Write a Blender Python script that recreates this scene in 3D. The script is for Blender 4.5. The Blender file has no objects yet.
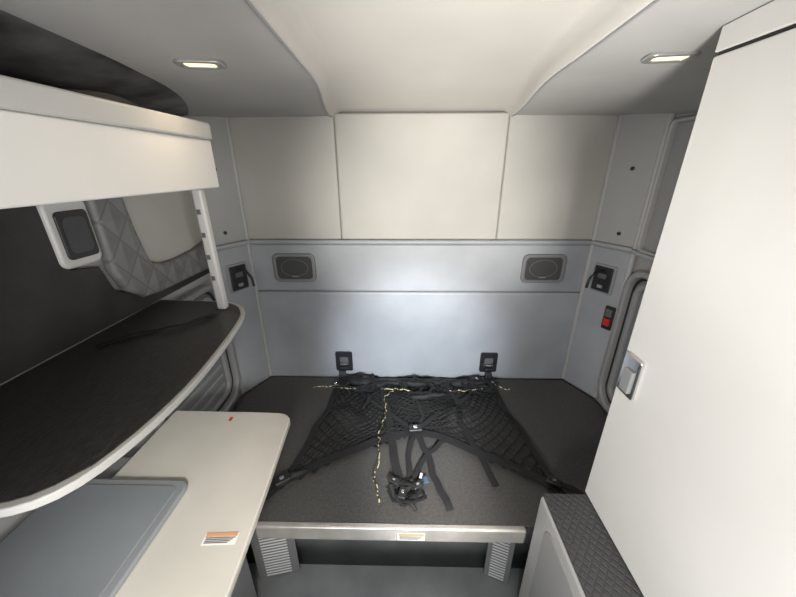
import bpy, bmesh, math, random
from mathutils import Vector, Matrix
random.seed(4)
sc=bpy.context.scene
sc.view_settings.view_transform='Standard'
sc.view_settings.look='None'
col=sc.collection

# ------------------------------------------------------------ materials
def mat(name,c,rough=.6,metal=0,c2=None,nscale=30,bump=0,bscale=200,emit=0,detail=4,coat=0,spec=.5,lo=.35,hi=.68,stretch=None):
    m=bpy.data.materials.new(name); m.use_nodes=True
    nt=m.node_tree; b=nt.nodes['Principled BSDF']
    b.inputs['Base Color'].default_value=(*c,1); b.inputs['Roughness'].default_value=rough
    b.inputs['Metallic'].default_value=metal
    b.inputs['Specular IOR Level'].default_value=spec
    if coat: b.inputs['Coat Weight'].default_value=coat; b.inputs['Coat Roughness'].default_value=.15
    tc=nt.nodes.new('ShaderNodeTexCoord'); src=tc.outputs['Object']
    if stretch:
        mp=nt.nodes.new('ShaderNodeMapping'); mp.inputs['Scale'].default_value=stretch
        nt.links.new(src,mp.inputs['Vector']); src=mp.outputs[0]
    if c2:
        n=nt.nodes.new('ShaderNodeTexNoise'); n.inputs['Scale'].default_value=nscale; n.inputs['Detail'].default_value=detail
        nt.links.new(src,n.inputs['Vector'])
        r=nt.nodes.new('ShaderNodeValToRGB')
        r.color_ramp.elements[0].position=lo; r.color_ramp.elements[0].color=(*c,1)
        r.color_ramp.elements[1].position=hi; r.color_ramp.elements[1].color=(*c2,1)
        nt.links.new(n.outputs['Fac'],r.inputs['Fac']); nt.links.new(r.outputs['Color'],b.inputs['Base Color'])
    if bump:
        n=nt.nodes.new('ShaderNodeTexNoise'); n.inputs['Scale'].default_value=bscale; n.inputs['Detail'].default_value=3
        nt.links.new(tc.outputs['Object'],n.inputs['Vector'])
        k=nt.nodes.new('ShaderNodeBump'); k.inputs['Strength'].default_value=bump; k.inputs['Distance'].default_value=.004
        nt.links.new(n.outputs['Fac'],k.inputs['Height']); nt.links.new(k.outputs['Normal'],b.inputs['Normal'])
    if emit:
        b.inputs['Emission Color'].default_value=(*c,1); b.inputs['Emission Strength'].default_value=emit
    return m

def quilt(name,c,axes,k,c2=None,rough=.6,strength=1,soft=.25):
    m=mat(name,c,rough); nt=m.node_tree; b=nt.nodes['Principled BSDF']
    tc=nt.nodes.new('ShaderNodeTexCoord'); s=nt.nodes.new('ShaderNodeSeparateXYZ')
    nt.links.new(tc.outputs['Object'],s.inputs[0])
    def math_(op,a,bb):
        n=nt.nodes.new('ShaderNodeMath'); n.operation=op
        for i,v in enumerate((a,bb)):
            if isinstance(v,(int,float)): n.inputs[i].default_value=v
            else: nt.links.new(v,n.inputs[i])
        return n.outputs[0]
    A,B=s.outputs[axes[0]],s.outputs[axes[1]]
    B=math_('MULTIPLY',B,.85)
    p=math_('PINGPONG',math_('MULTIPLY',math_('ADD',A,B),k),.5)
    q=math_('PINGPONG',math_('MULTIPLY',math_('SUBTRACT',A,B),k),.5)
    h=math_('MINIMUM',p,q)
    r=nt.nodes.new('ShaderNodeValToRGB'); r.color_ramp.interpolation='EASE'
    r.color_ramp.elements[0].position=0; r.color_ramp.elements[0].color=(0,0,0,1)
    r.color_ramp.elements[1].position=soft; r.color_ramp.elements[1].color=(1,1,1,1)
    nt.links.new(h,r.inputs['Fac'])
    bp=nt.nodes.new('ShaderNodeBump'); bp.inputs['Strength'].default_value=strength; bp.inputs['Distance'].default_value=.01
    nt.links.new(r.outputs['Color'],bp.inputs['Height']); nt.links.new(bp.outputs['Normal'],b.inputs['Normal'])
    mx=nt.nodes.new('ShaderNodeValToRGB')
    mx.color_ramp.elements[0].position=.0; mx.color_ramp.elements[0].color=(*(c2 or c),1)
    mx.color_ramp.elements[1].position=.05; mx.color_ramp.elements[1].color=(*c,1)
    nt.links.new(h,mx.inputs['Fac']); nt.links.new(mx.outputs['Color'],b.inputs['Base Color'])
    return m

M={}
M['pad_up']=mat('beige_vinyl',(.375,.362,.335),.6,c2=(.425,.411,.382),nscale=2.2,bump=.3,bscale=350)
M['pad_low']=mat('grey_vinyl',(.285,.298,.32),.42,c2=(.36,.375,.40),nscale=2.4,bump=.3,bscale=350)
M['wall']=mat('wall_plastic',(.35,.35,.345),.5,bump=.1)
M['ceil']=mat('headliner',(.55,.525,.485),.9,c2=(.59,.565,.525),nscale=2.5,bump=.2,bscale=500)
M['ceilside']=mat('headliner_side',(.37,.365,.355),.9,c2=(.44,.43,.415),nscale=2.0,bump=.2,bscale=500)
M['ceilshade']=mat('headliner_shade',(.022,.022,.022),.9,c2=(.26,.26,.255),nscale=4,bump=.2,bscale=500,lo=.40,hi=.82,detail=6)  # dark mottling paints the shade over the overhead bunk
M['cream']=mat('cream_laminate',(.69,.675,.645),.38,c2=(.73,.715,.685),nscale=3)
M['rim']=mat('grey_plastic_light',(.48,.475,.46),.4,bump=.08)
M['trimg']=mat('trim_grey',(.26,.265,.27),.4)
M['seam']=mat('seam_dark',(.10,.10,.10),.7)
M['back']=mat('seam_grey',(.20,.20,.20),.7)
M['pipe']=mat('piping',(.38,.38,.375),.5)
M['black']=mat('black_plastic',(.018,.018,.02),.4)
M['blackshelf']=mat('black_shelf_liner',(.028,.027,.026),.32,c2=(.052,.050,.048),nscale=40,bump=.3,bscale=220,detail=10,stretch=(3,1,1))
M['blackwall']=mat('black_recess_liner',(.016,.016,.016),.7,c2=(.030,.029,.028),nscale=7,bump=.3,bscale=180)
M['liner']=mat('bunk_liner',(.060,.0575,.055),.34,c2=(.090,.086,.082),nscale=80,bump=.6,bscale=280,detail=12)
M['strap']=mat('strap_webbing',(.011,.011,.012),.7,bump=.4,bscale=400)
M['net']=mat('net_cord',(.007,.007,.007),.8)
M['yellow']=mat('yellow_cord',(.03,.028,.02),.6,c2=(.58,.52,.30),nscale=60,lo=.49,hi=.53,detail=1)
M['chrome']=mat('chrome',(.75,.75,.75),.2,1)
M['bezelc']=mat('lamp_bezel',(.45,.45,.44),.3,.6)
M['alu']=mat('polished_rail',(.76,.74,.70),.22,.65,c2=(.60,.56,.50),nscale=9)
M['grill']=mat('speaker_grille',(.07,.07,.073),.5,bump=1,bscale=600)
M['bezel']=mat('speaker_bezel',(.19,.19,.195),.45)
M['lens']=mat('lamp_lens',(1,.74,.42),.3,emit=1.7)
M['white']=mat('label_white',(.75,.75,.73),.5)
M['orange']=mat('label_orange',(.62,.30,.14),.5)
M['red']=mat('red_plastic',(.6,.02,.02),.4)
M['ink']=mat('label_ink',(.12,.12,.12),.6)
M['floor']=mat('floor_vinyl',(.16,.168,.166),.16,c2=(.22,.228,.225),nscale=5,bump=.1)
M['dark']=mat('dark_interior',(.02,.02,.022),.7)
M['lid']=mat('lid_grey',(.17,.187,.20),.28,c2=(.21,.227,.24),nscale=3)
M['lidrim']=mat('lid_rim',(.22,.235,.245),.35)
M['table']=mat('table_laminate',(.58,.555,.50),.3,c2=(.50,.48,.43),nscale=3.5)
M['blue']=mat('blue_tag',(.05,.10,.18),.4)
M['quiltw']=quilt('quilted_vinyl',(.165,.165,.163),(1,2),8.5,(.10,.10,.10),.6,.6,.5)
M['quiltd']=quilt('quilted_dark',(.07,.07,.071),(0,1),36,(.05,.05,.051),.5,.35)
M['loc']=mat('locker_grey',(.20,.205,.21),.45)
M['hatch']=mat('hatch_grey',(.28,.28,.28),.45)
M['recess']=mat('underbunk_grey',(.10,.105,.106),.5,c2=(.15,.155,.156),nscale=6)
M['vent']=mat('vent_grey',(.15,.15,.15),.4)
M['slat']=mat('vent_slat_grey',(.50,.50,.49),.4)

# ------------------------------------------------------------ builders
def link(o): col.objects.link(o); return o
def par(o,p):
    bpy.context.view_layer.update()
    o.parent=p; o.matrix_parent_inverse=p.matrix_world.inverted(); return o
def finish(name,bm,m,loc=(0,0,0),rot=None,parent=None,bevel=0,seg=3,smooth=True):
    me=bpy.data.meshes.new(name); bmesh.ops.recalc_face_normals(bm,faces=bm.faces[:]); bm.to_mesh(me); bm.free()
    ms=m if isinstance(m,(list,tuple)) else [m]
    for x in ms: me.materials.append(M[x])
    o=link(bpy.data.objects.new(name,me)); o.location=loc
    if rot is not None: o.rotation_euler=rot
    if bevel:
        b=o.modifiers.new('b','BEVEL'); b.width=bevel; b.segments=seg; b.limit_method='ANGLE'; b.angle_limit=math.radians(35)
    if smooth:
        for p in me.polygons: p.use_smooth=True
        try:
            w=o.modifiers.new('w','WEIGHTED_NORMAL'); w.keep_sharp=True
        except: pass
    if parent: par(o,parent)
    return o
def box(name,x0,x1,y0,y1,z0,z1,m,bevel=0,parent=None,seg=3):
    bm=bmesh.new(); bmesh.ops.create_cube(bm,size=1)
    for v in bm.verts: v.co=Vector((v.co.x*(x1-x0),v.co.y*(y1-y0),v.co.z*(z1-z0)))
    return finish(name,bm,m,((x0+x1)/2,(y0+y1)/2,(z0+z1)/2),None,parent,bevel,seg)
def obox(name,c,s,ang,m,bevel=0,parent=None,seg=3,rot=None):
    bm=bmesh.new(); bmesh.ops.create_cube(bm,size=1)
    for v in bm.verts: v.co=Vector((v.co.x*s[0],v.co.y*s[1],v.co.z*s[2]))
    return finish(name,bm,m,c,rot or (0,0,ang),parent,bevel,seg)
def rrect(w,h,r,n=6):
    pts=[]
    for cx,cy,a0 in ((w/2-r,h/2-r,0),(-w/2+r,h/2-r,90),(-w/2+r,-h/2+r,180),(w/2-r,-h/2+r,270)):
        for i in range(n+1):
            a=math.radians(a0+90*i/n); pts.append((cx+r*math.cos(a),cy+r*math.sin(a)))
    return pts
def prism(name,pts,t,m,loc=(0,0,0),rot=None,parent=None,bevel=0,hole=None,seg=2):
    bm=bmesh.new()
    if hole:
        n=len(pts)
        A=[bm.verts.new((x,y,0)) for x,y in pts];B=[bm.verts.new((x,y,0)) for x,y in hole]
        C=[bm.verts.new((x,y,t)) for x,y in pts];D=[bm.verts.new((x,y,t)) for x,y in hole]
        for i in range(n):
            j=(i+1)%n
            bm.faces.new((A[i],A[j],B[j],B[i]));bm.faces.new((C[i],D[i],D[j],C[j]))
            bm.faces.new((A[i],C[i],C[j],A[j]));bm.faces.new((B[i],B[j],D[j],D[i]))
    else:
        A=[bm.verts.new((x,y,0)) for x,y in pts]; C=[bm.verts.new((x,y,t)) for x,y in pts]; n=len(pts)
        bm.faces.new(A[::-1]); bm.faces.new(C)
        for i in range(n):
            j=(i+1)%n; bm.faces.new((A[i],A[j],C[j],C[i]))
    return finish(name,bm,m,loc,rot,parent,bevel,seg)
def yzpoly(name,U,t,m,x,bevel=0,parent=None):
    bm=bmesh.new()
    A=[bm.verts.new((0,y,z)) for y,z in U]; B=[bm.verts.new((t,y,z)) for y,z in U]
    bm.faces.new(A); bm.faces.new(B[::-1])
    for i in range(len(U)):
        j=(i+1)%len(U); bm.faces.new((A[i],B[i],B[j],A[j]))
    return finish(name,bm,m,(x,0,0),bevel=bevel,parent=parent)
def tubes(name,lines,r,m,parent=None,sides=5,loc=(0,0,0),rf=None):
    bm=bmesh.new()
    for L in lines:
        L=[Vector(p) for p in L]; rings=[]
        for i,p in enumerate(L):
            d=(L[min(i+1,len(L)-1)]-L[max(i-1,0)])
            if d.length<1e-7: d=Vector((0,0,1))
            d.normalize()
            up=Vector((0,0,1)) if abs(d.z)<.9 else Vector((1,0,0))
            a=d.cross(up).normalized(); b=d.cross(a)
            ring=[]
            for k in range(sides):
                rr=rf(i,k,len(L)) if rf else r
                ring.append(bm.verts.new(p+rr*(a*math.cos(2*math.pi*k/sides)+b*math.sin(2*math.pi*k/sides))))
            rings.append(ring)
        for i in range(len(rings)-1):
            for k in range(sides):
                j=(k+1)%sides; bm.faces.new((rings[i][k],rings[i][j],rings[i+1][j],rings[i+1][k]))
        bm.faces.new(rings[0]); bm.faces.new(rings[-1][::-1])
    return finish(name,bm,m,loc,None,parent)
def ribbon(name,pts,w,t,m,parent=None):
    bm=bmesh.new(); pts=[Vector(p) for p in pts]; R=[]
    q=[]
    for a,b in zip(pts,pts[1:]):
        n=max(1,int((b-a).length/.04))
        for i in range(n): q.append(a.lerp(b,i/n)+Vector((random.uniform(-.004,.004),random.uniform(-.004,.004),random.uniform(-.001,.007))))
    q.append(pts[-1])
    for i,p in enumerate(q):
        d=q[min(i+1,len(q)-1)]-q[max(i-1,0)]; d.normalize()
        s=d.cross(Vector((0,0,1)))
        if s.length<.2: s=Vector((1,0,0))
        s.normalize(); n=s.cross(d).normalized()
        R.append([bm.verts.new(p+s*a*w/2+n*b*t/2) for a,b in ((-1,-1),(1,-1),(1,1),(-1,1))])
    for A,B in zip(R,R[1:]):
        for k in range(4):
            j=(k+1)%4; bm.faces.new((A[k],A[j],B[j],B[k]))
    bm.faces.new(R[0]); bm.faces.new(R[-1][::-1])
    return finish(name,bm,m,(0,0,0),None,parent)
def empty(name,loc,label,cat,group=None):
    e=link(bpy.data.objects.new(name,None)); e.location=loc; e.empty_display_size=.05
    e['label']=label; e['category']=cat
    if group: e['group']=group
    bpy.context.view_layer.update(); return e
def tag(o,label,cat,group=None):
    o['label']=label; o['category']=cat
    if group: o['group']=group
    return o
def struct(o,label=None,cat=None):
    o['kind']='structure'
    o['label']=label or 'grey moulded sleeper cab interior trim'; o['category']=cat or 'trim'
    return o
trimn=[0]
def tname():
    trimn[0]+=1; return 'trim_%d'%trimn[0]

W=1.064; X=1.184; YC=1.78; ZL=1.487; ZS=1.152; ZB=.495
def ceilz(y): return 2.187+.05*(2-y)

# ------------------------------------------------------------ shell
struct(box('floor',-1.3,1.3,-.8,2.1,-.06,0,'floor'),'grey glossy vinyl sleeper cab floor','floor')
struct(box('wall_back',-1.2,1.2,2.02,2.1,0,2.35,'back'),'rear sleeper wall behind the padded panels','wall')
def sidewall(name,s):
    pl=[(s*(W+.02),2.03),(s*(X+.012),YC),(s*(X+.012),-.7),(s*1.3,-.7),(s*1.3,2.03)]
    return struct(prism(name,pl if s>0 else pl[::-1],2.4,'wall'),'light grey moulded side wall of the sleeper','wall')
sidewall('wall_left',-1); sidewall('wall_right',1)
bm=bmesh.new()
def addbox(bm,x0,x1,y0,y1,z0,z1):
    r=bmesh.ops.create_cube(bm,size=1)
    for v in r['verts']: v.co=Vector(((x0+x1)/2+v.co.x*(x1-x0),(y0+y1)/2+v.co.y*(y1-y0),(z0+z1)/2+v.co.z*(z1-z0)))
addbox(bm,-1.3,1.3,-.8,-.7,0,.75); addbox(bm,-1.3,1.3,-.8,-.7,1.85,2.4)
addbox(bm,-1.3,-1.05,-.8,-.7,.75,1.85); addbox(bm,1.05,1.3,-.8,-.7,.75,1.85)
struct(finish('added_unseen_wall_front',bm,'loc'),'unseen front wall with opening, added to limit incoming light','wall')  # unseen wall added so light enters only through its opening

# ceiling
bm=bmesh.new()
def sm(t): t=max(0,min(1,t)); return t*t*(3-2*t)
def crease(y):
    return .383+.102*sm((y-1.15)/.85)
def stp(y):
    t=max(0,min(1,(2-y)/.9)); return .024+.028*t
def prof(y):
    t=max(0,min(1,(2-y)/.9)); st=stp(y); c=crease(y); k=t
    base=[(c-.055,.006),(c-.035,.002),(c-.020,-st*.5),(c-.008,-st*.92),(c,-st),(c+.012,-st+.004),(c+.03,-st+.004),(c+.12,-st+.002),(.75,-st+.002-.010*k),(.95,-st+.001-.026*k),(1.08,-st-.001-.048*k),(1.25,-st-.02-.08*k)]
    return [(-x,z) for x,z in base[::-1]]+[(0,.008)]+base
def profz(y,x):
    pr=prof(y)
    for (a,za),(b,zb_) in zip(pr,pr[1:]):
        if a<=x<=b: return za+(zb_-za)*(x-a)/(b-a)
rows=[]
ys=[-.8,-.3,0,.3,.6,.8,1,1.1,1.2,1.3,1.4,1.5,1.6,1.7,1.8,1.9,1.97,2.06]
for y in ys:
    p=prof(y)
    rows.append([[bm.verts.new((x,y,ceilz(y)+z+h)) for x,z in p] for h in (0,.15)])
nP=len(rows[0][0])
for a,b in zip(rows,rows[1:]):
    for h in (0,1):
        for i in range(nP-1):
            f=bm.faces.new((a[h][i],a[h][i+1],b[h][i+1],b[h][i]))
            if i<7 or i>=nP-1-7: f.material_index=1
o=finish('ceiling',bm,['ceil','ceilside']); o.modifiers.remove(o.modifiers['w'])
struct(o,'beige fabric headliner with raised middle panel','ceiling')
bm=bmesh.new(); rr_=[]  # thin dark sheet imitating shade along the left ceiling
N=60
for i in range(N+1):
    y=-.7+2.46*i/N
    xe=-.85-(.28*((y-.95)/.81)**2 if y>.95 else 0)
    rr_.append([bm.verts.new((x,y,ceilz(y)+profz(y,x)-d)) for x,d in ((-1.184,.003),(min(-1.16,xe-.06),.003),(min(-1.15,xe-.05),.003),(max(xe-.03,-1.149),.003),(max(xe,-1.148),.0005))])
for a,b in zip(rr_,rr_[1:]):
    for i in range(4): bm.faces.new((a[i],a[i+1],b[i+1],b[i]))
struct(finish(tname(),bm,'ceilshade'),'mottled charcoal sheet painting the shade above the overhead bunk','headliner')
for s in (-1,1):
    L=[]
    for i in range(40):
        y=1.99-i*.066
        L.append((s*(crease(y)+.004),y,ceilz(y)-stp(y)))
    struct(tubes(tname(),[L],.004,'trimg',sides=8),'rolled piping along the headliner crease')
xs=[-W,-.4755,.4755,W]
for i in range(3):
    g=.0004
    o=box(tname(),xs[i]+g,xs[i+1]-g,1.990,2.03,ZL+.009,2.182,'pad_up',.013,seg=5)
    struct(o,'padded beige vinyl rear wall panel','wall panel')
struct(box(tname(),-W,W,1.978,2.03,ZL-.020,ZL+.008,'pad_low',.013,seg=5),'narrow moulded ledge across the rear wall')
struct(box(tname(),-W,W,1.990,2.03,ZS+.001,ZL-.019,'pad_low',.016,seg=6),'padded grey vinyl band holding the speakers','wall panel')
struct(box(tname(),-W,W,1.990,2.03,.48,ZS-.001,'pad_low',.016,seg=6),'padded grey vinyl lower rear wall panel','wall panel')
for s in (-1,1):
    cx,cy=s*(W+X)/2,(2+YC)/2; L=math.hypot(X-W,2-YC)
    ang=math.atan2(2-YC,(W-X)*s)
    nx,ny=(-s*(2-YC)/L,-(X-W)/L)
    for z0,z1,m in ((ZL+.008,2.175,'pad_up'),(.49,ZL-.015,'pad_low')):
        struct(obox(tname(),(cx+nx*.004,cy+ny*.004,(z0+z1)/2),(L*.97,.024,z1-z0),ang,'wall' if z0>1 else m,.01),'slanted corner panel beside the rear wall','wall panel')
    struct(tubes(tname(),[[(s*(W-.004),1.986,z) for z in (.5,1,1.5,2,2.17)]],.013,'pipe',sides=10),'piping in the rear wall corner')
    struct(tubes(tname(),[[(s*(X-.006),YC+.003,z) for z in (.5,1,1.5,2,2.16)]],.016,'pipe',sides=10),'piping at the side wall corner')
    struct(obox(tname(),(cx+nx*.014,cy+ny*.014,ZL-.004),(L*.98,.04,.026),ang,'pad_low',.010),'moulded ledge on the slanted corner')
    for t,z in ((.55,1.90),(.60,1.56)):
        px,py=s*(W+(X-W)*t),2-(2-YC)*t
        o=prism(tname(),[(.010*math.cos(a),.010*math.sin(a)) for a in [2*math.pi*i/12 for i in range(12)]],.008,'black',(px+nx*.016,py+ny*.016,z),(math.radians(90),0,math.atan2(ny,nx)+math.pi/2),None,.002)
        struct(o,'small black push fastener in the corner panel','fastener')

y0,y1=.98,1.755; yc=(y0+y1)/2
o=prism(tname(),rrect(y1-y0,.63,.03,6),.04,'wall',(X+.012,yc,1.80),(math.radians(90),0,math.radians(-90)),None,hole=rrect(y1-y0-.04,.59,.025,6),bevel=.010)
struct(o,'raised squared frame of the upper side compartment')
o=prism(tname(),rrect(y1-y0-.035,.595,.02,6),.008,'hatch',(X+.010,yc,1.80),(math.radians(90),0,math.radians(-90)),None,bevel=.003)
struct(o,'shaded grey recessed side compartment panel','wall panel')
struct(box(tname(),X-.04,X,1.0,YC-.01,ZL-.02,ZL+.004,'pad_low',.008),'moulded ledge along the side wall')

# ------------------------------------------------------------ side hatch
def hatch(s):
    zc=.965 if s>0 else .93; H=.88 if s>0 else .78
    e=empty('side_hatch',(s*(X-.01),1.4,zc),'grey contoured luggage hatch with ribbed panel above the bunk','hatch','side wall hatches')
    R=(math.radians(90),0,math.radians(-90*s))
    Wd=.66; off=s*(X+.010); yc=1.425
    prism('hatch_frame',rrect(Wd,H,.13,8),.05,'hatch',(off,yc,zc),R,e,.012,hole=rrect(Wd-.07,H-.07,.10,8))
    prism('hatch_door',rrect(Wd-.065,H-.065,.10,8),.014,'loc',(off,yc,zc),R,e,.004)
    prism('hatch_seal',rrect(Wd-.075,H-.075,.095,8),.020,'black',(off,yc,zc),R,e,.003,hole=rrect(Wd-.105,H-.105,.082,8))
    prism('hatch_moulding',rrect(Wd-.13,H-.13,.08,8),.032,'trimg',(off,yc,zc),R,e,.010,hole=rrect(Wd-.20,H-.20,.05,8))
    n=9
    for i in range(n):
        z=zc-H/2+.14+i*(H-.28)/(n-1)
        a,b=sorted((s*(X-.008),s*(X+.004)))
        box('hatch_rib',a,b,yc-.21,yc+.21,z-.014,z+.014,'trimg',.006,e)
hatch(1); hatch(-1)

# ------------------------------------------------------------ speakers
def speaker(x,lbl):
    z=1.316
    e=empty('wall_speaker',(x,1.99,z),lbl,'speaker','rear wall speakers')
    R=(math.radians(90),0,0)
    prism('bezel',rrect(.27,.185,.035,6),.018,'bezel',(x,1.992,z),R,e,.005,hole=rrect(.225,.145,.028,6))
    prism('grille',rrect(.227,.147,.028,6),.008,'grill',(x,1.992,z),R,e,.002)
    el=[[(x+.085*math.cos(a)*k,1.983,z+.056*math.sin(a)*k) for a in [2*math.pi*i/40 for i in range(41)]] for k in (1,)]
    tubes('grille_ring',el,.0018,'bezel',e,6)
    box('badge',x-.02,x+.02,1.978,1.984,z-.060,z-.053,'trimg',.001,e)
speaker(-.786,'dark oval speaker in grey bezel on rear wall'); speaker(.786,'dark oval speaker in grey bezel on rear wall')

# ------------------------------------------------------------ anchor brackets
def bracket(x):
    e=empty('net_anchor_bracket',(x,1.99,.6),'black metal restraint anchor bracket on the lower rear wall','bracket','rear wall anchor brackets')
    prism('back_plate',rrect(.12,.155,.012,3),.012,'black',(x,1.992,.625),(math.radians(90),0,0),e,.002,hole=rrect(.06,.07,.01,3))
    box('plate_inset',x-.032,x+.032,1.984,1.992,.59,.66,'seam',.003,e)
    box('hook',x-.03,x+.03,1.955,1.982,.565,.59,'black',.005,e)
    tubes('anchor_loop',[[(x-.022,1.975,.60),(x-.022,1.955,.62),(x+.022,1.955,.62),(x+.022,1.975,.60)]],.004,'bezel',e,6)
bracket(-.513); bracket(.513)

# ------------------------------------------------------------ switch panels
def switchpanel(s):
    t=.5; px,py=s*(W+(X-W)*t),2-(2-YC)*t
    L=math.hypot(X-W,2-YC); n=Vector((-s*(2-YC)/L,-(X-W)/L,0))
    ang=math.atan2(n.y,n.x)+math.pi/2
    P=Vector((px,py,1.285))+n*.018
    e=empty('switch_panel',P,'slim black control module with folded black lever','switch panel','corner switch panels')
    obox('plate',P,(.135,.016,.175),ang,'trimg',.01,e)
    obox('control_screen',P+n*.012,(.108,.012,.150),ang,'black',.006,e)
    obox('button',P+n*.02+Vector((0,0,-.045)),(.03,.008,.02),ang,'trimg',.003,e)
    obox('button',P+n*.02+Vector((0,0,.02)),(.05,.006,.03),ang,'seam',.003,e)
    tdir=Vector((math.cos(ang),math.sin(ang),0)); k=-s
    tubes('lever',[[P+n*.02+Vector((0,0,.055)),P+n*.06+tdir*(k*.02)+Vector((0,0,.045)),P+n*.09+tdir*(k*.03)+Vector((0,0,.0)),P+n*.10+tdir*(k*.03)+Vector((0,0,-.05))]],.008,'black',e,8)
    t=.84; px,py=s*(W+(X-W)*t),2-(2-YC)*t
    P2=Vector((px,py,1.06))+n*.018
    e2=empty('wall_switch',P2,'small black wall switch'+(' with red button' if s>0 else ' beside the shelf'),'switch')
    obox('switch_housing',P2,(.06,.02,.15),ang,'black',.008,e2)
    obox('rocker',P2+n*.012+Vector((0,0,.035)),(.04,.012,.05),ang,'seam',.004,e2)
    obox('rocker_button',P2+n*.012+Vector((0,0,-.025)),(.036,.012,.045),ang,'red' if s>0 else 'seam',.004,e2)
switchpanel(-1); switchpanel(1)

# ------------------------------------------------------------ dome lights
def dome(x,y):
    z=ceilz(y)+profz(y,x)
    e=empty('dome_light',(x,y,z),'oval metal-rimmed ceiling light glowing warm','ceiling light','ceiling dome lights')
    R=(math.radians(-3),0,math.radians(8 if x<0 else -8))
    prism('bezel',rrect(.128,.062,.022,5),.010,'bezelc',(x,y,z-.008),R,e,.003,hole=rrect(.084,.034,.010,5))
    prism('lens',rrect(.085,.035,.0105,5),.006,'lens',(x,y,z-.005),R,e)
    l=bpy.data.lights.new('dome_lamp','AREA'); l.energy=.6; l.color=(1,.8,.55); l.size=.08; l.shape='RECTANGLE'; l.size_y=.03
    lo=link(bpy.data.objects.new('dome_lamp',l)); lo.location=(x,y,z-.02); par(lo,e)
dome(-.66,1.075); dome(.62,1.06)

# ------------------------------------------------------------ overhead bunk
e=empty('overhead_bunk',(-.99,.5,1.83),'cream overhead bunk with flat grey rim on side wall','overhead bunk')
box('front_panel',-.822,-.80,-.4,1.31,1.835,2.0,'cream',.006,e)
box('bottom_panel',-1.17,-.822,-.4,1.30,1.838,1.858,'dark',.003,e)
box('top_rim',-.83,-.788,-.4,1.305,2.0,2.055,'rim',.008,e,3)
box('end_panel',-1.17,-.81,1.285,1.31,1.84,2.03,'rim',.01,e)
box('top_tray',-1.17,-.83,-.4,1.285,1.99,2.01,'dark',.003,e)
bm=bmesh.new(); bmesh.ops.create_grid(bm,x_segments=12,y_segments=40,size=.5)
for v in bm.verts:
    y=v.co.y
    v.co=Vector((v.co.x*.30,y*1.6,(.062+.010*math.sin(y*22)+.006*math.sin(v.co.x*9+y*7))*(1-(2*y)**8*.8)))
ex=bmesh.ops.extrude_face_region(bm,geom=bm.faces[:])
for v in [g for g in ex['geom'] if isinstance(g,bmesh.types.BMVert)]: v.co.z=0
tag(finish('folded_mattress',bm,'dark',(-1.01,.42,2.012)),'crumpled black folded mattress lying on the overhead bunk','mattress')
struct(box(tname(),-1.183,-1.168,-.5,1.30,2.03,2.15,'dark',.004),'black panel painting the shade on the wall above the overhead bunk','wall panel')  # black colour stands in for the shade on this wall

# ladder post
e=empty('bunk_ladder_post',(-.83,1.23,1.37),'light grey vertical post with notched holes under the overhead bunk','post')
box('post_body',-.855,-.818,1.208,1.238,1.364,1.836,'rim',.009,e)
for i in range(4):
    z=1.50+i*.085
    box('notch',-.848,-.834,1.2055,1.2095,z-.009,z+.009,'seam',.0015,e)

# ------------------------------------------------------------ left shelf
outer=[(-1.17,1.33),(-.88,1.315),(-.81,1.29),(-.755,1.24),(-.72,1.15),(-.695,1.02),(-.675,.88),(-.66,.74),(-.66,.62),(-.67,.52),(-.69,.44),(-.725,.39),(-.78,.365),(-.86,.355),(-1.17,.355)]
e=empty('side_shelf',(-.95,.8,1.33),'black-topped side shelf with curved beige edge','shelf')
def smoothc(P,it=1):
    for _ in range(it):
        Q=[P[0]]
        for a,b in zip(P,P[1:]):
            Q.append((a[0]*.75+b[0]*.25,a[1]*.75+b[1]*.25)); Q.append((a[0]*.25+b[0]*.75,a[1]*.25+b[1]*.75))
        Q.append(P[-1]); P=Q
    return P
outs=smoothc(outer,1)
prism('shelf_board',outs[::-1],.020,'rim',(0,0,1.340),None,e,.004)
ins=[(x-.012*(1 if x>-1.1 else 0) , y-(.012 if y>1.2 else (-.012 if y<.45 else 0))) for x,y in outs]
prism('shelf_liner',ins[::-1],.005,'blackshelf',(0,0,1.357),None,e,.001)
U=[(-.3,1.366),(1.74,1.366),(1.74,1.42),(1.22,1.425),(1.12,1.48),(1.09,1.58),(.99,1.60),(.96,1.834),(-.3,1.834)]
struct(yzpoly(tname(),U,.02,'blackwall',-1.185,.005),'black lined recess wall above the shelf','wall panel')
e=empty('side_speaker_housing',(-1.17,1.04,1.70),'light grey housing with square black speaker grille on side wall','speaker')
RL=(math.radians(90),0,math.radians(90))
prism('housing',rrect(.145,.215,.028,5),.032,'rim',(-1.184,1.035,1.71),RL,e,.010)
prism('grille',rrect(.108,.150,.014,4),.008,'black',(-1.153,1.037,1.705),RL,e,.002)
prism('speaker_mesh',rrect(.08,.115,.02,4),.003,'grill',(-1.146,1.037,1.705),RL,e,.001)
U=[(1.115,1.834),(1.115,1.56),(1.15,1.47),(1.22,1.415),(1.30,1.405),(1.76,1.40),(1.76,1.57),(1.70,1.545),(1.60,1.525),(1.45,1.515),(1.36,1.52),(1.30,1.545),(1.285,1.59),(1.265,1.70),(1.25,1.834)]
struct(yzpoly(tname(),U,.045,'quiltw',-1.184,.016),'grey diamond-quilted upholstery around the side window recess','upholstery')
struct(box(tname(),-1.183,-1.172,1.24,1.75,1.50,1.834,'pad_up',.002),'beige shade panel in the side window recess','window shade')
o=ribbon('black_strap',[(-1.08,.90,1.367),(-1.0,1.0,1.369),(-.92,1.02,1.374),(-.86,1.10,1.369),(-.84,1.16,1.367)],.02,.003,'strap')
tag(o,'black webbing strap lying on the shelf','strap')

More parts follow.
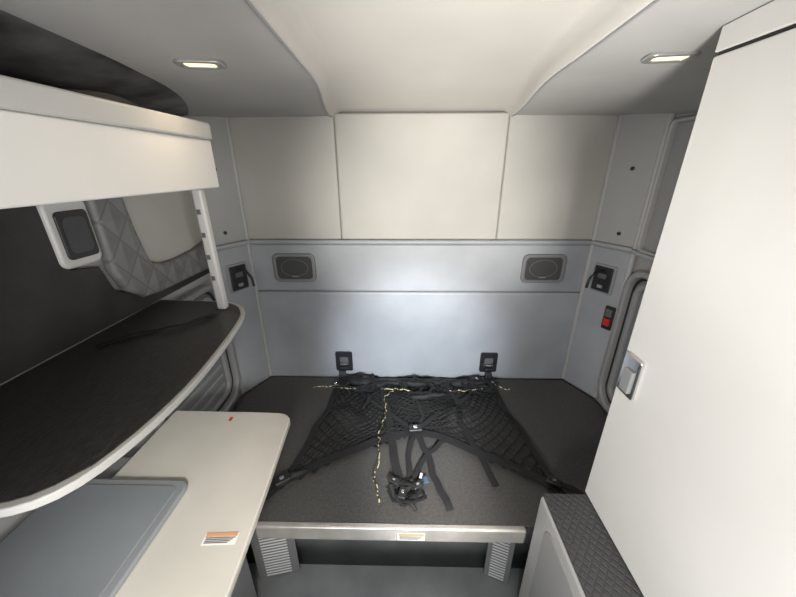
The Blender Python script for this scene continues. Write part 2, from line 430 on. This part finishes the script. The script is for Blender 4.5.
# ------------------------------------------------------------ pull-out table
T=[(-1.055,1.09),(-.62,1.085),(-.575,1.075),(-.55,1.045),(-.548,1.0),(-.522,.70),(-.507,.45),(-.50,.25),(-1.055,.25)]
e=empty('pull_out_table',(-.85,.6,.92),'grey-beige laminate pull-out table with rounded corner','table')
prism('table_top',smoothc(T,1)[::-1],.028,'table',(0,0,.922),None,e,.006)
o=box('side_base_cabinet',-1.17,-.76,-.3,.88,.0,.918,'loc',.01)
tag(o,'dark base cabinet standing under the table','cabinet')
def sticker(name,c,w,h,rot,parent):
    R=Matrix.Translation(c) @ rot
    def pl(nm,x0,x1,y0,y1,z,m):
        bm=bmesh.new(); vs=[bm.verts.new((x,y,0)) for x,y in ((x0,y0),(x1,y0),(x1,y1),(x0,y1))]
        f=bm.faces.new(vs); ex=bmesh.ops.extrude_face_region(bm,geom=[f])
        for v in [g for g in ex['geom'] if isinstance(g,bmesh.types.BMVert)]: v.co.z+=.0008
        o=finish(nm,bm,m); o.matrix_world=R@Matrix.Translation((0,0,z)); bpy.context.view_layer.update(); par(o,parent); return o
    s=pl(name,-w/2,w/2,-h/2,h/2,0,'white')
    o=pl('sticker_header',-w*.47,w*.47,h*.16,h*.45,.001,'orange'); par(o,s)
    for i in range(4):
        y=h*(.06-.13*i); o=pl('sticker_text_line',-w*.44,w*(.44-.06*i),y-h*.03,y+h*.03,.001,'ink'); par(o,s)
    return s
sticker('warning_sticker',Vector((-.592,.580,.9505)),.092,.034,Matrix.Rotation(math.radians(3),4,'Z'),e)
box('red_mark',-.80,-.788,1.03,1.050,.9495,.951,'red',0,e)
e=empty('cooler_lid',(-.97,.45,.95),'pale blue-grey recessed cooler lid with rim beside the table','cooler')
prism('lid_body',[(x-.97,y+.45) for x,y in rrect(.395,.595,.035,5)],.018,'lidrim',(0,0,.951),None,e,.007)
prism('lid_inset',[(x-.982,y+.442) for x,y in rrect(.37,.562,.025,5)],.006,'lid',(0,0,.966),None,e,.002)

# ------------------------------------------------------------ bunk
e=empty('lower_bunk',(0,1.45,0),'wide sleeper bunk base with black liner and metal front rail','bunk')
Pp=[(-1.16,.93),(.44,.93),(1.16,.93),(1.16,1.76),(1.05,1.975),(-1.05,1.975),(-1.16,1.76)]
prism('bunk_top',Pp,.05,'liner',(0,0,ZB-.05),None,e,.006)
box('front_rail',-.72,.432,.905,.935,.418,.50,'alu',.012,e,5)
box('bunk_base',-1.15,1.15,1.045,1.97,.0,.44,'recess',.0,e)
for s,x0,x1 in ((-1,-.80,-.61),(1,.32,.43)):
    A_=Vector((x0,.98 if s<0 else 1.02,0)); B_=Vector((x1,1.02 if s<0 else .98,0))
    d=B_-A_; ang=math.atan2(d.y,d.x); c=(A_+B_)/2
    nn=Vector((math.sin(ang),-math.cos(ang),0))
    v=obox('vent_panel',(c.x,c.y,.22),(d.length,.012,.43),ang,'vent',.003,e)
    for i in range(20):
        z=.02+i*.020
        obox('vent_slat',(c.x+nn.x*.006,c.y+nn.y*.006,z),(d.length*.62,.006,.007),ang,'slat',.002,v)
sticker('warning_sticker',Vector((-.052,.9035,.457)),.115,.045,Matrix.Rotation(math.radians(90),4,'X'),e)

# ------------------------------------------------------------ cargo net
zb=ZB+.006
e=empty('cargo_net',(0,1.5,ZB),'black bunk restraint net with straps and buckles spread on bunk','net')
def bil(A,B,C,D,u,v):
    A,B,C,D=[Vector(p) for p in (A,B,C,D)]
    p=A.lerp(B,u).lerp(D.lerp(C,u),v)
    h=.006+.034*max(0,math.sin(p.x*13+p.y*9)*math.sin(p.y*11-p.x*6+1))*math.sin(math.pi*min(1,max(0,v)))
    return (p.x+.022*math.sin(p.y*15+p.x*7)*math.sin(math.pi*u)+random.uniform(-.003,.003),p.y+.020*math.sin(p.x*12+p.y*5)+random.uniform(-.003,.003),zb+h)
def netpatch(name,A,B,C,D,nu,nv,r=.0034):
    lines=[]
    for k in range(-nv,nu+1):
        L1=[];L2=[]
        for j in range(nv+1):
            i=k+j
            if 0<=i<=nu: L1.append(bil(A,B,C,D,i/nu,j/nv))
            i2=k+(nv-j)
            if 0<=i2<=nu: L2.append(bil(A,B,C,D,i2/nu,j/nv))
        for L in (L1,L2):
            if len(L)>1: lines.append(L)
    tubes(name,lines,r,'net',e,4)
mt=(-.02,1.86,0); Dp=(-.02,1.45,0)
netpatch('netting',(-.50,1.92,0),mt,Dp,(-.64,1.12,0),12,14,.0040)
netpatch('netting',mt,(.49,1.94,0),(.62,1.12,0),Dp,12,14,.0040)
netpatch('netting',(-.24,1.82,0),(.24,1.82,0),(.16,1.40,0),(-.18,1.40,0),12,10,.0036)
z1=zb+.014
def st(pts,w=.03,name='border_strap'):
    P=[]
    for p in pts:
        z=p[2] if len(p)>2 else 0
        P.append((p[0],p[1],z1+z))
    ribbon(name,P,w,.003,'strap',e)
st([(-.52,1.93),(-.25,1.89),(0,1.86),(.25,1.90),(.49,1.95)],.045)
st([(-.50,1.93),(-.55,1.75),(-.55,1.6),(-.60,1.45),(-.61,1.3),(-.66,1.10)],.032)
st([(.50,1.95),(.53,1.8),(.54,1.6),(.59,1.45),(.60,1.3),(.63,1.11)],.032)
st([(-.66,1.10),(-.5,1.22),(-.4,1.28),(-.22,1.37),(-.02,1.44)],.046)
st([(.62,1.11),(.45,1.22),(.3,1.29),(.14,1.39),(-.02,1.44)],.046)
st([(-.24,1.88),(-.20,1.65),(-.17,1.5),(-.15,1.35),(-.12,1.2),(-.08,1.0)],.042,'centre_strap')
st([(-.02,1.44),(.04,1.28),(.06,1.15),(.12,.98)],.032,'centre_strap')
st([(-.02,1.44),(-.06,1.28),(-.05,1.12)],.028,'centre_strap')
st([(-.02,1.44),(.12,1.58),(.28,1.70),(.46,1.88)],.028,'centre_strap')
st([(-.02,1.44),(-.15,1.56),(-.30,1.70),(-.48,1.88)],.028,'centre_strap')
st([(.20,1.88),(.26,1.7),(.25,1.5),(.31,1.28),(.35,1.10)],.032,'centre_strap')
st([(.05,1.87),(.0,1.7),(.03,1.55),(-.02,1.44)],.024,'centre_strap')
st([(.14,1.38),(.02,1.25),(-.06,1.10)],.024,'centre_strap')
st([(-.66,1.10),(-.74,1.0),(-.80,.96)],.045,'end_strap')
st([(-.66,1.12),(-.76,1.09),(-.85,1.07)],.035,'end_strap')
st([(.62,1.11),(.65,1.05),(.64,.98)],.035,'end_strap')
st([(.62,1.12),(.70,1.10),(.74,1.03)],.03,'end_strap')
for s in (-.52,.505):
    st([(s+.01,1.88,.0),(s,1.92,.03),(s,1.935,.06)],.05,'end_strap')
def fold(pts,r,seed):
    random.seed(seed); P=[]
    for a,b in zip(pts,pts[1:]):
        a=Vector(a);b=Vector(b); n=max(2,int((b-a).length/.02))
        for i in range(n): P.append(a.lerp(b,i/n)+Vector((0,random.uniform(-.006,.006),random.uniform(-.003,.006))))
    P.append(Vector(pts[-1]))
    rf=lambda i,k,n: r*(.65+.5*random.random())*(.35+.65*math.sin(math.pi*(i+.6)/(n+.2)))
    tubes('netting_fold',[P],r,'strap',e,9,rf=rf)
fold([(-.50,1.90,zb+.022),(-.38,1.86,zb+.025),(-.25,1.88,zb+.022)],.038,1)
fold([(-.44,1.80,zb+.016),(-.30,1.83,zb+.022),(-.18,1.90,zb+.018)],.028,2)
fold([(-.22,1.89,zb+.018),(0,1.87,zb+.018),(.22,1.90,zb+.018)],.026,3)
fold([(.24,1.88,zb+.022),(.38,1.86,zb+.022),(.50,1.89,zb+.022)],.034,4)
fold([(.34,1.82,zb+.016),(.46,1.83,zb+.022),(.54,1.80,zb+.016)],.024,5)
fold([(-.14,1.07,zb+.012),(-.07,1.03,zb+.014),(-.03,.98,zb+.012)],.015,6)
fold([(-.68,1.08,zb+.016),(-.62,1.14,zb+.018),(-.56,1.17,zb+.014)],.018,8)
fold([(-.34,1.62,zb+.012),(-.31,1.72,zb+.016),(-.34,1.82,zb+.014)],.018,9)
fold([(-.12,1.72,zb+.010),(.04,1.74,zb+.016),(.20,1.77,zb+.010)],.022,13)
def buckle(x,y,a,k=1,dark=False,z=.014):
    c=Vector((x,y,z1+z))
    b=obox('buckle',c,(.065*k,.042*k,.014),a,'black',.006,e)
    obox('buckle_tongue',c+Vector((0,0,.009)),(.018*k,.015*k,.005),a,'bezel' if dark else 'chrome' ,.002,b)
for x,y,a,k,dk in ((-.02,1.45,.1,1.2,0),(-.66,1.10,.6,1.1,1),(.62,1.11,-.6,1,1),(-.09,1.04,1.3,.9,0),(-.02,1.08,.5,.8,1),(-.13,1.10,-.4,.8,0),(-.36,1.9,.3,.9,1),(.42,1.9,-.3,1,0),(.52,1.86,.4,.9,1),(-.55,1.83,.2,.8,0)):
    buckle(x,y,a,k,dk,.026 if y>1.8 or y<1.2 else .014)
random.seed(11)
def heap(cx,cy,r,n,w=.020):
    for k in range(n):
        pts=[];a=random.random()*6.28
        for j in range(7):
            aa=a+j*.8; rr=r*(.4+.6*random.random())
            pts.append((cx+rr*math.cos(aa),min(1.93,cy+rr*.7*math.sin(aa)),.006+.03*random.random()))
        st(pts,w,'loose_strap')
heap(-.07,1.05,.10,4,.015); heap(-.40,1.84,.15,6); heap(.43,1.84,.13,6); heap(0,1.82,.14,3)
obox('tag',(.02,1.12,zb+.025),(.020,.036,.004),.2,'blue',.002,e)
obox('tag',(-.002,1.14,zb+.027),(.012,.03,.004),-.3,'white',.002,e)

def cord(pts,lbl):
    P=[]
    for a,b in zip(pts,pts[1:]):
        a=Vector((*a,0));b=Vector((*b,0)); n=max(1,int((b-a).length/.02))
        for i in range(n):
            q=a.lerp(b,i/n); P.append((q.x+random.uniform(-.009,.009),q.y+random.uniform(-.009,.009),zb+.044))
    P.append((*pts[-1],zb+.036))
    tag(tubes('yellow_cord',[P],.0032,'yellow',None,6),lbl,'cord','yellow cords on the net')
cord([(-.69,1.79),(-.6,1.80),(-.48,1.78),(-.40,1.775)],'short yellow cord end at the corner of the net')
cord([(-.24,1.775),(-.16,1.78),(-.04,1.77)],'thin broken yellow cord near the rear of the net')
cord([(.22,1.765),(.32,1.77),(.45,1.80)],'thin yellow cord along the rear net edge')
cord([(-.16,1.76),(-.21,1.70),(-.19,1.55),(-.22,1.40),(-.215,1.2),(-.22,1.10),(-.20,1.05),(-.19,.98)],'thin yellow cord trailing down the bunk')
cord([(.46,1.92),(.50,1.86),(.60,1.78),(.63,1.81)],'short yellow cord end curling beside the net')

# ------------------------------------------------------------ right side cabinets
e=empty('low_side_cabinet',(.8,.3,0),'low light grey cabinet with quilted black top','cabinet')
box('cabinet_body',.436,1.17,-.5,.885,.0,.745,'rim',.012,e)
box('quilted_top',.442,1.17,-.5,.882,.745,.760,'quiltd',.006,e)
prism('side_door',rrect(.5,.60,.05,6),.010,'wall',(.430,.55,.40),(math.radians(90),0,math.radians(90)),e,.004)
e=empty('tall_wardrobe',(.9,.3,.76),'tall cream wardrobe with flush door and metal latch','wardrobe')
box('wardrobe_body',.625,1.17,-.5,.875,.762,2.128,'seam',.004,e)
d=box('door',.600,.622,-.5,.888,.765,2.131,'cream',.004,e)
box('gap_shade_strip',.606,.64,-.5,.884,2.125,2.148,'black',0,e)  # black strip put in to paint the shade of the header gap
bm=bmesh.new()
hy=[-.5,.888]
vs=[[bm.verts.new((x,y,z)) for x in (.600,1.15) for z in (2.139,ceilz(y)-.056)] for y in hy]
a,b=vs
for f in ((a[0],a[1],a[3],a[2]),(b[0],b[2],b[3],b[1]),(a[0],b[0],b[1],a[1]),(a[2],a[3],b[3],b[2]),(a[1],b[1],b[3],a[3]),(a[0],a[2],b[2],b[0])): bm.faces.new(f)
finish('wardrobe_header',bm,'cream',parent=e,bevel=.002)
l=box('latch',.586,.600,.80,.872,1.255,1.385,'chrome',.006,d)
box('latch_paddle',.578,.590,.812,.850,1.27,1.345,'trimg',.004,l)

# ------------------------------------------------------------ lights
w=bpy.data.worlds.new('world'); sc.world=w; w.use_nodes=True
bg=w.node_tree.nodes['Background']; bg.inputs[0].default_value=(.88,.94,1,1); bg.inputs[1].default_value=.85
def area(name,loc,rot,sx,sy,e,c):
    l=bpy.data.lights.new(name,'AREA'); l.shape='RECTANGLE'; l.size=sx; l.size_y=sy; l.energy=e; l.color=c
    o=link(bpy.data.objects.new(name,l)); o.location=loc; o.rotation_euler=[math.radians(a) for a in rot]; return o
area('windshield_daylight',(0,-.66,1.35),(92,0,0),2.0,.9,17,(1,.98,.96))
def spot(name,loc,tgt,e,c,size,blend=1,rad=.10):
    l=bpy.data.lights.new(name,'SPOT'); l.energy=e; l.color=c; l.spot_size=math.radians(size); l.spot_blend=blend; l.shadow_soft_size=rad
    o=link(bpy.data.objects.new(name,l)); o.location=loc
    o.rotation_euler=(Vector(tgt)-Vector(loc)).to_track_quat('-Z','Y').to_euler(); return o
spot('sun_patch_upper_wall',(.15,-.6,1.55),(.08,2,1.64),340,(1,.97,.91),40)
spot('sky_patch_lower_wall',(.0,-.6,1.6),(-.02,2,.70),430,(.86,.93,1),32)
spot('sun_on_wardrobe',(-.6,-.6,1.5),(.6,.45,1.30),110,(1,.98,.955),70)
spot('sun_on_overhead_bunk',(.5,-.6,1.7),(-.8,.95,1.85),68,(1,.97,.93),34)
spot('bounce_on_headliner',(.1,-.4,.9),(.22,1.1,2.2),200,(1,.97,.925),44)
spot('sun_on_table',(-.1,-.5,1.8),(-.68,.60,.95),120,(1,.975,.93),36)
spot('bunk_fill',(.15,-.5,1.7),(.04,1.15,.5),340,(1,.975,.94),22)  # added fill spot, gives the bunk front a warm haze
spot('underbunk_fill',(-.1,-.3,1.3),(-.12,1.0,.1),60,(.95,.98,1),48)  # added fill spot that brightens the recess under the bunk

# ------------------------------------------------------------ camera
P,Y,R=[math.radians(a) for a in (21.7251,1.1539,-.1255)]
fw=Vector((-math.sin(Y)*math.cos(P),math.cos(Y)*math.cos(P),-math.sin(P)))
r=Vector((math.cos(Y),math.sin(Y),0)); u=r.cross(fw)
r2=r*math.cos(R)+u*math.sin(R); u2=-r*math.sin(R)+u*math.cos(R)
cd=bpy.data.cameras.new('camera'); cam=link(bpy.data.objects.new('camera',cd))
m=Matrix((( r2.x,u2.x,-fw.x,-.0876),(r2.y,u2.y,-fw.y,0),(r2.z,u2.z,-fw.z,1.9),(0,0,0,1)))
cam.matrix_world=m
cd.sensor_fit='HORIZONTAL'; cd.sensor_width=36; cd.lens=36*325.06/796; cd.clip_start=.02
sc.camera=cam
